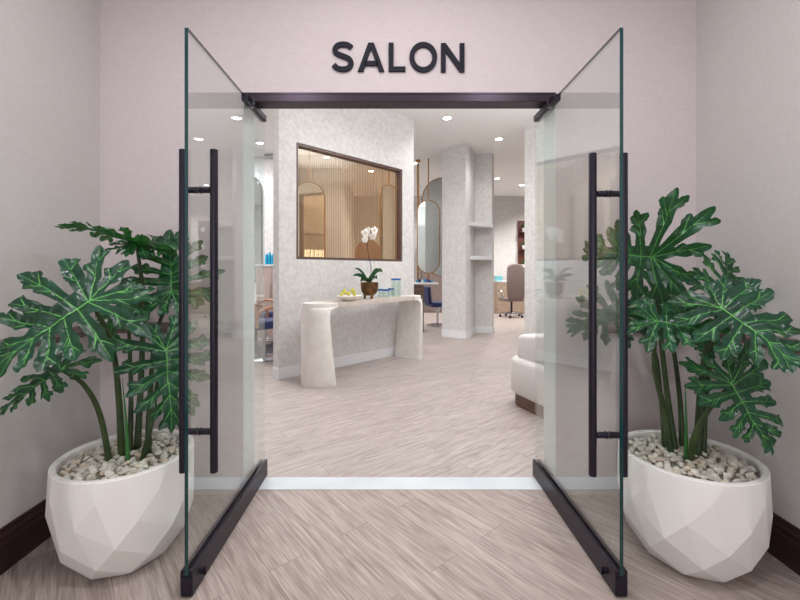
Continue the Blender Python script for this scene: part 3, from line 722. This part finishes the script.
for (px, py, sc0, yaw) in ((365.5, 233.5, 1.0, 0.1), (373.0, 236.5, 0.85, -0.4), (374.3, 230.8, 0.9, 0.5), (365.0, 240.0, 0.75, 0.3), (368.2, 229.5, 0.5, 0.0)):
    fl = bpy.data.objects.new('flower', None); COL.objects.link(fl); fl.parent = orc; fl.location = OP(px, py)+Vector((0, -0.02, 0)); fl.rotation_euler = (0.15, 0, yaw)
    bm = B()
    for k in range(5):
        a = PI/2+2*PI*k/5; wide = 0.030 if k in (1, 4) else 0.021; ln = 0.055
        sc = sc0*1.08; dirv = Vector((math.cos(a), 0, math.sin(a))); s = Vector((-math.sin(a), 0, math.cos(a)))
        prev = None
        for j in range(7):
            t = j/6; wv = wide*math.sin(PI*(0.08+0.9*t))**0.6*sc; c = dirv*(0.004+ln*t*sc)+Vector((0, -0.004-0.012*math.sin(PI*t)+0.002*k, 0))
            row = [bm.verts.new(c+s*wv), bm.verts.new(c+Vector((0, 0.003, 0))), bm.verts.new(c-s*wv)]
            if prev:
                for u in (0, 1): bm.faces.new((prev[u], prev[u+1], row[u+1], row[u]))
            prev = row
    pe = finish(bm, 'petals', M_petal, fl, True); sd = pe.modifiers.new('s', 'SOLIDIFY'); sd.thickness = 0.0015
    bm = B(); bmesh.ops.create_icosphere(bm, subdivisions=2, radius=0.009*sc0, matrix=Matrix.Translation((0, -0.012, -0.006))); finish(bm, 'lip', M_lip, fl, True)
# fruit plate and fruit
q2 = on_table(349, 0.09)
M_ceramic = mottled('cream_ceramic', (226, 220, 208), (236, 230, 220), 10, 0.5, 0)
dish = thing('fruit_dish', 'shallow cream oval fruit dish at the left of the console table', 'dish', tuple(q2), math.atan2(U.y, U.x))
bm = B(); R = []
for a, z in ((0.06, 0.0), (0.075, 0.002), (0.135, 0.030), (0.178, 0.066), (0.174, 0.069), (0.13, 0.040), (0.07, 0.014)):
    R.append([(a*1.08*math.cos(2*PI*k/40), a*0.72*math.sin(2*PI*k/40), z) for k in range(40)])
loft(bm, R); finish(bm, 'dish_body', M_ceramic, dish, True)
M_fruit = mottled('yellow_green_fruit', (178, 178, 62), (214, 206, 96), 9, 0.45, 0)
def fruit(px, py, r, nm, pear, dd=0.0, stemo=False):
    c = P(px, py, q2.y+dd)
    f = thing('pear' if pear else 'apple', nm, 'fruit', tuple(c), 0, 'fruit in the dish on the console')
    prof = [(0.002, -0.98), (0.35, -0.93), (0.75, -0.62), (0.98, -0.1), (0.93, 0.3), (0.62, 0.75 if pear else 0.72), (0.42, 1.1 if pear else 0.9), (0.3, 1.35 if pear else 0.93), (0.02, 1.5 if pear else 0.86)]
    bm = B(); lathe(bm, [(a*r, b*r) for a, b in prof], 20); b_ = finish(bm, 'flesh', M_fruit, f, True)
    bm = B(); z0 = r*(1.45 if pear else 0.82); tube(bm, [(0, 0, z0), (0.002, 0, z0+0.012), (0.006, 0, z0+0.026)], 0.002, 6); finish(bm, 'fruit_stem', M_walnut, f, True)
    return f
u3 = U
fruit(344.5, 292.0, 0.030, 'yellow-green pear upright at the left of the cream dish', True, 0.0)
fruit(353.0, 290.8, 0.032, 'round yellow-green fruit on top right of the cream dish', False, 0.02)
fruit(348.5, 293.6, 0.027, 'small yellow fruit low in the middle front of the cream dish', False, -0.06)
fruit(341.6, 294.2, 0.024, 'small yellow fruit lowest at the left edge of the cream dish', False, -0.05)
fruit(354.5, 294.2, 0.024, 'small yellow fruit low at the right of the cream dish', False, -0.03)
# glass jug and tumblers with blue rims
M_cg = thin_glass('clear_tableware', (0.90, 0.95, 0.94)); M_blue = mat('cobalt_rim', (44, 92, 176), 0.2)
def glassware(parent, r, h, wall=0.003):
    bm = B(); lathe(bm, [(r*0.9, 0.0), (r, 0.006), (r, h), (r-wall, h), (r-wall, 0.012), (r*0.5, 0.010)], 28); finish(bm, 'vessel', M_cg, parent, True, 50)
    bm = B(); lathe(bm, [(r+0.0008, h-0.022), (r+0.0012, h+0.001), (r-wall-0.001, h+0.001), (r-wall-0.0008, h-0.022)], 28, cap=False); finish(bm, 'blue_rim', M_blue, parent, True, 50)
q3 = on_table(396, 0.03)
jug = thing('glass_jug', 'tall clear glass jug with a blue rim at the right of the console table', 'jug', tuple(q3))
glassware(jug, 0.070, 0.265)
bm = B(); tube(bm, catmull([(0.068, 0, 0.215), (0.11, 0, 0.22), (0.14, 0, 0.155), (0.115, 0, 0.085), (0.068, 0, 0.075)], 6), 0.006, 8); finish(bm, 'handle', M_cg, jug, True)
tg = None
for px, dv, nm in ((381, -0.03, 'beside the bronze bowl'), (386.5, 0.07, 'in the middle, standing in front'), (391.3, -0.10, 'right beside the jug')):
    qq = on_table(px, dv)
    if tg is None:
        tg = thing('glass_tumbler', '', 'glass', tuple(qq), 0, 'blue rimmed tumblers on the console'); glassware(tg, 0.043, 0.118); o = tg
    else: o = copy_tree(tg); o.location = qq
    o['label'] = 'short clear tumbler with a blue rim ' + nm

# ------------------------------------------------------------------ sofa
e1 = Vector((0.33, -0.944)).normalized()
sf = thing('sofa', 'cream boucle sofa with a rounded tall back on a dark walnut plinth', 'sofa', (1.135, 4.10, 0), math.atan2(e1.y, e1.x))
# local x runs towards the entrance, local y to the right
def rounded(bm, x0, x1, y0, y1, z0, z1, r, zr, slope=0.0):
    def ring(ins, z):
        pts = []; rr = r
        for cx_, cy_, a0 in ((x1-r, y1-r, 0), (x0+r, y1-r, PI/2), (x0+r, y0+r, PI), (x1-r, y0+r, 1.5*PI)):
            for k in range(9):
                a = a0+PI/2*k/8; pts.append((cx_+(rr-ins)*math.cos(a), cy_+(rr-ins)*math.sin(a), z))
        return [(x, y, zz+(slope*(x-x0) if z > (z0+z1)/2 else 0)) for x, y, zz in pts]
    rings = [ring(zr*0.6, z0), ring(0, z0+zr*0.6), ring(0, z1-zr)]
    for k in range(1, 6):
        a = PI/2*k/5; rings.append(ring(zr*(1-math.cos(a)), z1-zr+zr*math.sin(a)))
    loft(bm, rings)
bm = B(); rounded(bm, 0.03, 1.12, 0.03, 0.92, 0.0, 0.115, 0.16, 0.004); finish(bm, 'plinth', M_walnut, sf, True, 40)
bm = B(); rounded(bm, 0, 1.15, 0, 0.95, 0.115, 0.475, 0.17, 0.05); finish(bm, 'seat', M_boucle, sf, True, 60)
bm = B(); rounded(bm, 0.06, 1.15, 0.06, 0.42, 0.45, 0.685, 0.12, 0.05, 0.16); finish(bm, 'backrest', M_boucle, sf, True, 60)

# ------------------------------------------------------------------ suspended and standing pill mirrors
def pill_ring(wd, ht, z0, y, n=16):
    r = wd/2; pts = []
    for k in range(n+1):
        a = PI*k/n; pts.append((r*math.cos(a), y, z0+ht-r+r*math.sin(a)))
    for k in range(n+1):
        a = PI+PI*k/n; pts.append((r*math.cos(a), y, z0+r+r*math.sin(a)))
    return pts
def pill_mirror(label, loc, rz, wd, z0, ht, top_pole=True, foot=False, fm=None, group='pill shaped salon mirrors', zp=None):
    m = thing('pill_mirror', label, 'mirror', loc, rz, group)
    bm = B(); loft(bm, [pill_ring(wd, ht, z0, -0.008), pill_ring(wd, ht, z0, 0.008)]); finish(bm, 'mirror_glass', M_mirror, m)
    bm = B(); a = pill_ring(wd+0.035, ht+0.035, z0-0.0175, -0.014); b = pill_ring(wd-0.004, ht-0.004, z0+0.002, -0.014); c = pill_ring(wd-0.004, ht-0.004, z0+0.002, 0.014); d = pill_ring(wd+0.035, ht+0.035, z0-0.0175, 0.014)
    loft(bm, [a, b, c, d, a], cap=False); bmesh.ops.remove_doubles(bm, verts=bm.verts, dist=1e-5); finish(bm, 'frame', fm or M_brass, m, True, 40)
    if top_pole:
        bm = B(); tube(bm, [(0, 0, z0+ht+0.005), (0, 0, zp or ZC)], 0.014, 10); finish(bm, 'hanging_pole', M_brass, m, True, 40)
    if foot:
        bm = B(); lathe(bm, [(0.06, foot), (0.06, foot+0.012), (0.02, foot+0.02), (0.018, z0)], 16); finish(bm, 'foot', M_brass, m, True, 40)
    return m
d = 8.9; c = P(428.5, 300, d)
pill_mirror('brass framed pill mirror on a stand between the partition and the pillar', (c.x, c.y, 0), 0.15, 0.49, 1.29, 1.60, True, 1.08)
c = P(444, 300, 9.6)
pill_mirror('tall wide pill mirror partly behind the pillar, its rounded top near the ceiling', (c.x, c.y, 0), 0.3, 1.1, 1.2, 2.35, True, 0.0)
c = P(418, 300, 9.03)
bm = B(); tube(bm, [(0, 0, 1.09), (0, 0, ZC-0.03)], 0.024, 10); lathe(bm, [(0.055, ZC-0.04), (0.055, ZC)], 16)
lathe(bm, [(0.05, 1.08), (0.05, 1.10)], 16)
o = tag(finish(bm, 'brass_pole', M_brass, None, True, 40), 'upright brass pole with a flat cap right of the partition', 'pole'); o.location = (c.x, c.y, 0)
c = P(309, 300, 6.9)
pill_mirror('wide arched mirror seen at the left of the amber window', (c.x, c.y, 0), 0.2, 0.52, 0.95, 1.90, True, 0.0)
c = P(389, 300, 8.3)
pill_mirror('narrow pill mirror seen at the right of the amber window', (c.x, c.y, 0), 0.7, 0.46, 1.15, 1.95, True, 0.0)
c = P(245, 300, 8.2)
pill_mirror('large pill mirror with a thin dark frame on the left styling wall', (-3.31, 8.884, 0), 0.0, 0.78, 1.02, 2.45, False, 0, M_black)

# ------------------------------------------------------------------ salon chairs
def styling_chair(label, loc, rz, m_up, m_arm, group='salon styling chairs', arms=True, s=1.0, back_top=0.5, rnd=False):
    ch = thing('styling_chair', label, 'chair', loc, rz, group)
    bm = B(); box(bm, -0.25, 0.25, -0.25, 0.25, 0.46, 0.58, bevel=0.035, seg=3); finish(bm, 'seat', m_up, ch, True, 60)
    bm = B()
    if rnd: loft(bm, [[(x, 0.20+0.0, z) for x, y, z in pill_ring(0.5, 0.62, 0.56, 0)], [(x, 0.29, z) for x, y, z in pill_ring(0.5, 0.62, 0.56, 0)]])
    else: box(bm, -0.24, 0.24, 0.20, 0.29, 0.56, 0.56+back_top, Matrix.Translation((0, 0, 0)) @ Matrix.Rotation(-0.08, 4, 'X'), bevel=0.035, seg=3)
    finish(bm, 'backrest', m_up, ch, True, 60)
    if arms:
        for sx in (-1, 1):
            bm = B(); tube(bm, catmull([(sx*0.29, 0.20, 0.56), (sx*0.30, 0.19, 0.70), (sx*0.30, 0.05, 0.78), (sx*0.30, -0.14, 0.77), (sx*0.30, -0.24, 0.68), (sx*0.29, -0.25, 0.50)], 5), 0.022, 10); finish(bm, 'armrest', m_arm, ch, True)
    bm = B(); lathe(bm, [(0.028, 0.04), (0.028, 0.30), (0.05, 0.34), (0.05, 0.46)], 16); finish(bm, 'column', M_chrome, ch, True, 40)
    bm = B(); lathe(bm, [(0.27, 0), (0.27, 0.012), (0.2, 0.03), (0.03, 0.05)], 32); finish(bm, 'base', M_chrome, ch, True, 40)
    bm = B(); tube(bm, catmull([(-0.18, -0.25, 0.48), (-0.18, -0.40, 0.2), (-0.18, -0.46, 0.14), (0.18, -0.46, 0.14), (0.18, -0.40, 0.2), (0.18, -0.25, 0.48)], 4), 0.012, 8); finish(bm, 'footrest', M_chrome, ch, True)
    return ch
M_armwood = mottled('arm_wood', (176, 128, 98), (196, 150, 118), 6, 0.4)
c = P(264, 300, 6.1)
styling_chair('navy styling chair with wooden arms, nearest behind the partition edge', (c.x, c.y, 0.010), -0.8, M_navy, M_armwood, back_top=0.62)
c = P(256, 300, 7.3)
styling_chair('navy styling chair with wooden arms, farther one seen through the left glass door', (c.x, c.y, 0.0), 1.2, M_navy, M_armwood, back_top=0.3)
c = P(437.5, 300, 9.85)
styling_chair('navy styling chair left of the pillar with a chrome footrest', (c.x, c.y, 0.0), 1.9, M_navy, M_navy, arms=False, back_top=0.42)
c = P(368, 300, 7.9)
styling_chair('tan round-backed chair seen behind the orchid through the window', (c.x, c.y, 0.28), PI-0.3, M_tan, M_armwood, rnd=True, arms=False) if False else None
# tan rounded stools backs (seen through the window)
def lounge_back(label, px, d, top, wd):
    c = P(px, 300, d); ch = thing('salon_lounge_chair', label, 'chair', (c.x, c.y, 0), 0.3, 'tan chairs behind the window')
    bm = B(); loft(bm, [[(x, -0.04, z) for x, y, z in pill_ring(wd, top-0.55, 0.55, 0)], [(x, 0.04, z) for x, y, z in pill_ring(wd, top-0.55, 0.55, 0)]]); finish(bm, 'backrest', M_tan, ch, True, 50)
    bm = B(); box(bm, -wd/2, wd/2, 0.04, 0.52, 0.42, 0.56, bevel=0.03); finish(bm, 'seat', M_tan, ch, True, 60)
    bm = B(); lathe(bm, [(0.25, 0), (0.25, 0.015), (0.03, 0.04), (0.03, 0.43)], 24, (0, 0.25, 0)); finish(bm, 'pedestal', M_chrome, ch, True, 40)
lounge_back('tan chair with a rounded back behind the orchid flower, seen through the window', 368, 7.6, 1.92, 0.50)
lounge_back('tan chair with a rounded back at the lower left corner of the window', 306, 7.4, 1.66, 0.36)
bm = B(); box(bm, -3.75, -1.95, 6.0, 7.6, 0.0, 0.009, bevel=0.003); tag(finish(bm, 'floor_mat', M_black), 'black rubber mat under the navy styling chairs at the left', 'mat')

# left counter with bottles
M_pinkcab = mat('blush_laminate', (200, 180, 172), 0.5)
def cabinet(name, label, cat, x0, x1, y0, y1, h, body, top, over=0.02, group=None, doors=2, ext=0):
    t = thing(name, label, cat, ((x0+x1)/2, (y0+y1)/2, 0), 0, group); w2, d2 = (x1-x0)/2, (y1-y0)/2
    bm = B(); box(bm, -w2, w2, -d2, d2, 0, h-0.04, bevel=0.003); finish(bm, 'body', body, t)
    bm = B(); box(bm, -w2-over, w2+over+ext, -d2-over, d2, h-0.04, h, bevel=0.004); finish(bm, 'worktop', top, t)
    for k in range(doors):
        a = -w2+0.01+(2*w2-0.02)*k/doors; b = -w2+0.01+(2*w2-0.02)*(k+1)/doors-0.006
        bm = B(); box(bm, a, b, -d2-0.016, -d2, 0.06, h-0.06, bevel=0.003); dd_ = finish(bm, 'cabinet_door', body, t)
        bm = B(); box(bm, b-0.03, b-0.02, -d2-0.03, -d2-0.016, h*0.55, h*0.72); finish(bm, 'handle', M_chrome, dd_)
    return t
cabinet('styling_counter', 'blush styling counter with a white top at the left behind the partition', 'counter', -2.72, -2.1, 7.95, 8.5, 1.46, M_pinkcab, M_white, group='styling counters')
M_teal = mat('teal_plastic', (24, 148, 186), 0.35)
bb = None
for k, (px, h) in enumerate(((266.5, 0.26), (269.6, 0.30), (272.6, 0.25))):
    c = P(px, 260, 8.08)
    bt = thing('bottle', 'teal pump bottle on the left counter, %s' % ('leftmost', 'middle and tallest', 'closest to the partition')[k], 'bottle', (c.x, 8.08, 1.46), 0, 'teal bottles on the counter')
    bm = B(); lathe(bm, [(0.026, 0), (0.03, 0.01), (0.03, h*0.72), (0.012, h*0.8), (0.012, h*0.84)], 16); finish(bm, 'bottle_body', M_teal, bt, True, 50)
    bm = B(); lathe(bm, [(0.014, h*0.84), (0.014, h), (0.004, h+0.002)], 12); finish(bm, 'cap', M_white, bt, True, 50)
# counter behind the partition's right edge
cabinet('styling_counter', 'brown styling counter with a white top just right of the partition', 'counter', 0.28, 0.66, 8.7, 9.2, 1.08, M_walnut, M_white, group='styling counters', ext=0.3)
rq = random.Random(3)
for k in range(7):
    px = 417+2.4*k; x = (px-VX)/F*8.9; h = rq.uniform(0.05, 0.10)
    m = [M_teal, M_navy, M_white, M_teal, M_blue, M_navy, M_teal][k]
    bm = B(); lathe(bm, [(0.022, 0), (0.024, 0.005), (0.024, h*0.8), (0.012, h*0.86), (0.012, h), (0.003, h+0.001)], 14)
    o = finish(bm, 'jar', m, None, True, 50); o.location = (x, 8.79, 1.08)
    tag(o, '%s jar on the counter right of the partition' % ['leftmost teal', 'leftmost navy', 'only white', 'middle teal', 'bright blue', 'right-hand navy', 'rightmost teal'][k], 'jar', 'jars on the back counter')
# far cabinets and white panel behind the middle gap
cabinet('tall_cabinet', 'tall grey-brown laminate cabinet far back behind the standing mirrors', 'cabinet', 0.9, 2.3, 12.8, 13.35, 2.35, M_taupe, M_white, doors=4)

# ------------------------------------------------------------------ reception corner, far right
cabinet('reception_desk', 'light oak desk with a white top at the far back right', 'desk', 3.2, 5.0, 12.4, 13.0, 1.02, M_wood, M_white, doors=3)
oc = thing('office_chair', 'taupe upholstered office chair on castors in front of the oak desk', 'chair', (P(511.5, 300, 11.6).x, 11.6, 0), 0.25)
bm = B(); R = []
for z, wv, yy in ((0.50, 0.22, -0.20), (0.60, 0.27, -0.24), (0.85, 0.31, -0.27), (1.15, 0.30, -0.25), (1.42, 0.27, -0.22), (1.50, 0.22, -0.21), (1.53, 0.12, -0.21)):
    R.append([(wv*math.copysign(abs(math.cos(a))**0.6, math.cos(a)), yy+0.05*math.sin(a), z) for a in [2*PI*k/24 for k in range(24)]])
loft(bm, R); finish(bm, 'backrest', M_taupe, oc, True)
bm = B(); box(bm, -0.27, 0.27, -0.22, 0.28, 0.46, 0.56, bevel=0.035, seg=3); finish(bm, 'seat', M_taupe, oc, True, 60)
for s in (-1, 1):
    bm = B(); tube(bm, catmull([(s*0.27, -0.1, 0.5), (s*0.36, -0.08, 0.62), (s*0.36, -0.05, 0.76), (s*0.36, 0.18, 0.77)], 5), 0.02, 8); finish(bm, 'armrest', M_chrome, oc, True)
bm = B(); lathe(bm, [(0.03, 0.10), (0.03, 0.46)], 12); finish(bm, 'gas_column', M_black, oc, True, 40)
for k in range(5):
    a = 2*PI*k/5+0.3; bm = B(); tube(bm, [(0, 0, 0.13), (0.32*math.cos(a), 0.32*math.sin(a), 0.09)], [0.03, 0.018], 8); lg = finish(bm, 'base_spoke', M_chrome, oc, True, 40)
    bm = B(); tube(bm, [(0.32*math.cos(a)-0.02, 0.32*math.sin(a), 0.036), (0.32*math.cos(a)+0.02, 0.32*math.sin(a), 0.036)], 0.036, 12); finish(bm, 'castor', M_black, lg, True, 40)
bm = B(); c = P(498.5, 300, 12.55); box(bm, -0.11, 0.11, -0.08, 0.08, 0, 0.16, bevel=0.01); o = finish(bm, 'tissue_box', mat('pale_teal', (120, 190, 200), 0.5)); o.location = (c.x, 12.55, 1.02)
tag(o, 'pale teal box on the left end of the oak desk', 'box')
# planted wall panel
pw = thing('plant_panel', 'dark reddish wood wall panel holding small white pots at the far right', 'wall panel', (4.48, 13.36, 0))
bm = B(); box(bm, -0.33, 0.33, -0.02, 0.02, 1.20, 3.0, bevel=0.004); finish(bm, 'board', mat('reddish_wood', (92, 50, 42), 0.5), pw)
for z in (1.42, 2.05, 2.62):
    bm = B(); box(bm, -0.30, 0.30, -0.17, -0.02, z-0.02, z, bevel=0.002); finish(bm, 'ledge', mat('reddish_wood_%d' % int(z*10), (92, 50, 42), 0.5), pw)
M_fol = mottled('foliage', (26, 84, 40), (70, 140, 70), 20, 0.6)
k = 0
for z, nm in ((1.42, 'lowest'), (2.05, 'middle'), (2.62, 'highest')):
    for dx, side in ((-0.17, 'left'), (0.12, 'right')):
        k += 1
        pt_ = thing('potted_herb', 'green plant in a white pot, %s ledge of the wood panel, %s one' % (nm, side), 'potted plant', (4.48+dx, 13.36-0.100, z), 0, 'small plants on the wood panel')
        bm = B(); lathe(bm, [(0.05, 0), (0.07, 0.13), (0.064, 0.13), (0.05, 0.11)], 20); finish(bm, 'pot', M_white, pt_, True, 50)
        bm = B(); rr = random.Random(k)
        for j in range(46):
            a = rr.uniform(0, 6.28); el = rr.uniform(0.1, 1.4); r = rr.uniform(0.03, 0.115)
            c = Vector((r*math.cos(a)*math.cos(el), max(-0.06, min(0.05, r*math.sin(a)*math.cos(el))), 0.15+r*math.sin(el)*1.1)); q = Vector((rr.gauss(0, 1), rr.gauss(0, 1), rr.gauss(0, 1))).normalized()*0.028; s = q.cross(Vector((rr.random(), 0.3, 1))).normalized()*0.013
            bm.faces.new([bm.verts.new(c-q), bm.verts.new(c+s), bm.verts.new(c+q), bm.verts.new(c-s)])
            tube(bm, [(0, 0, 0.11), c], 0.0015, 4)
        finish(bm, 'foliage', M_fol, pt_)
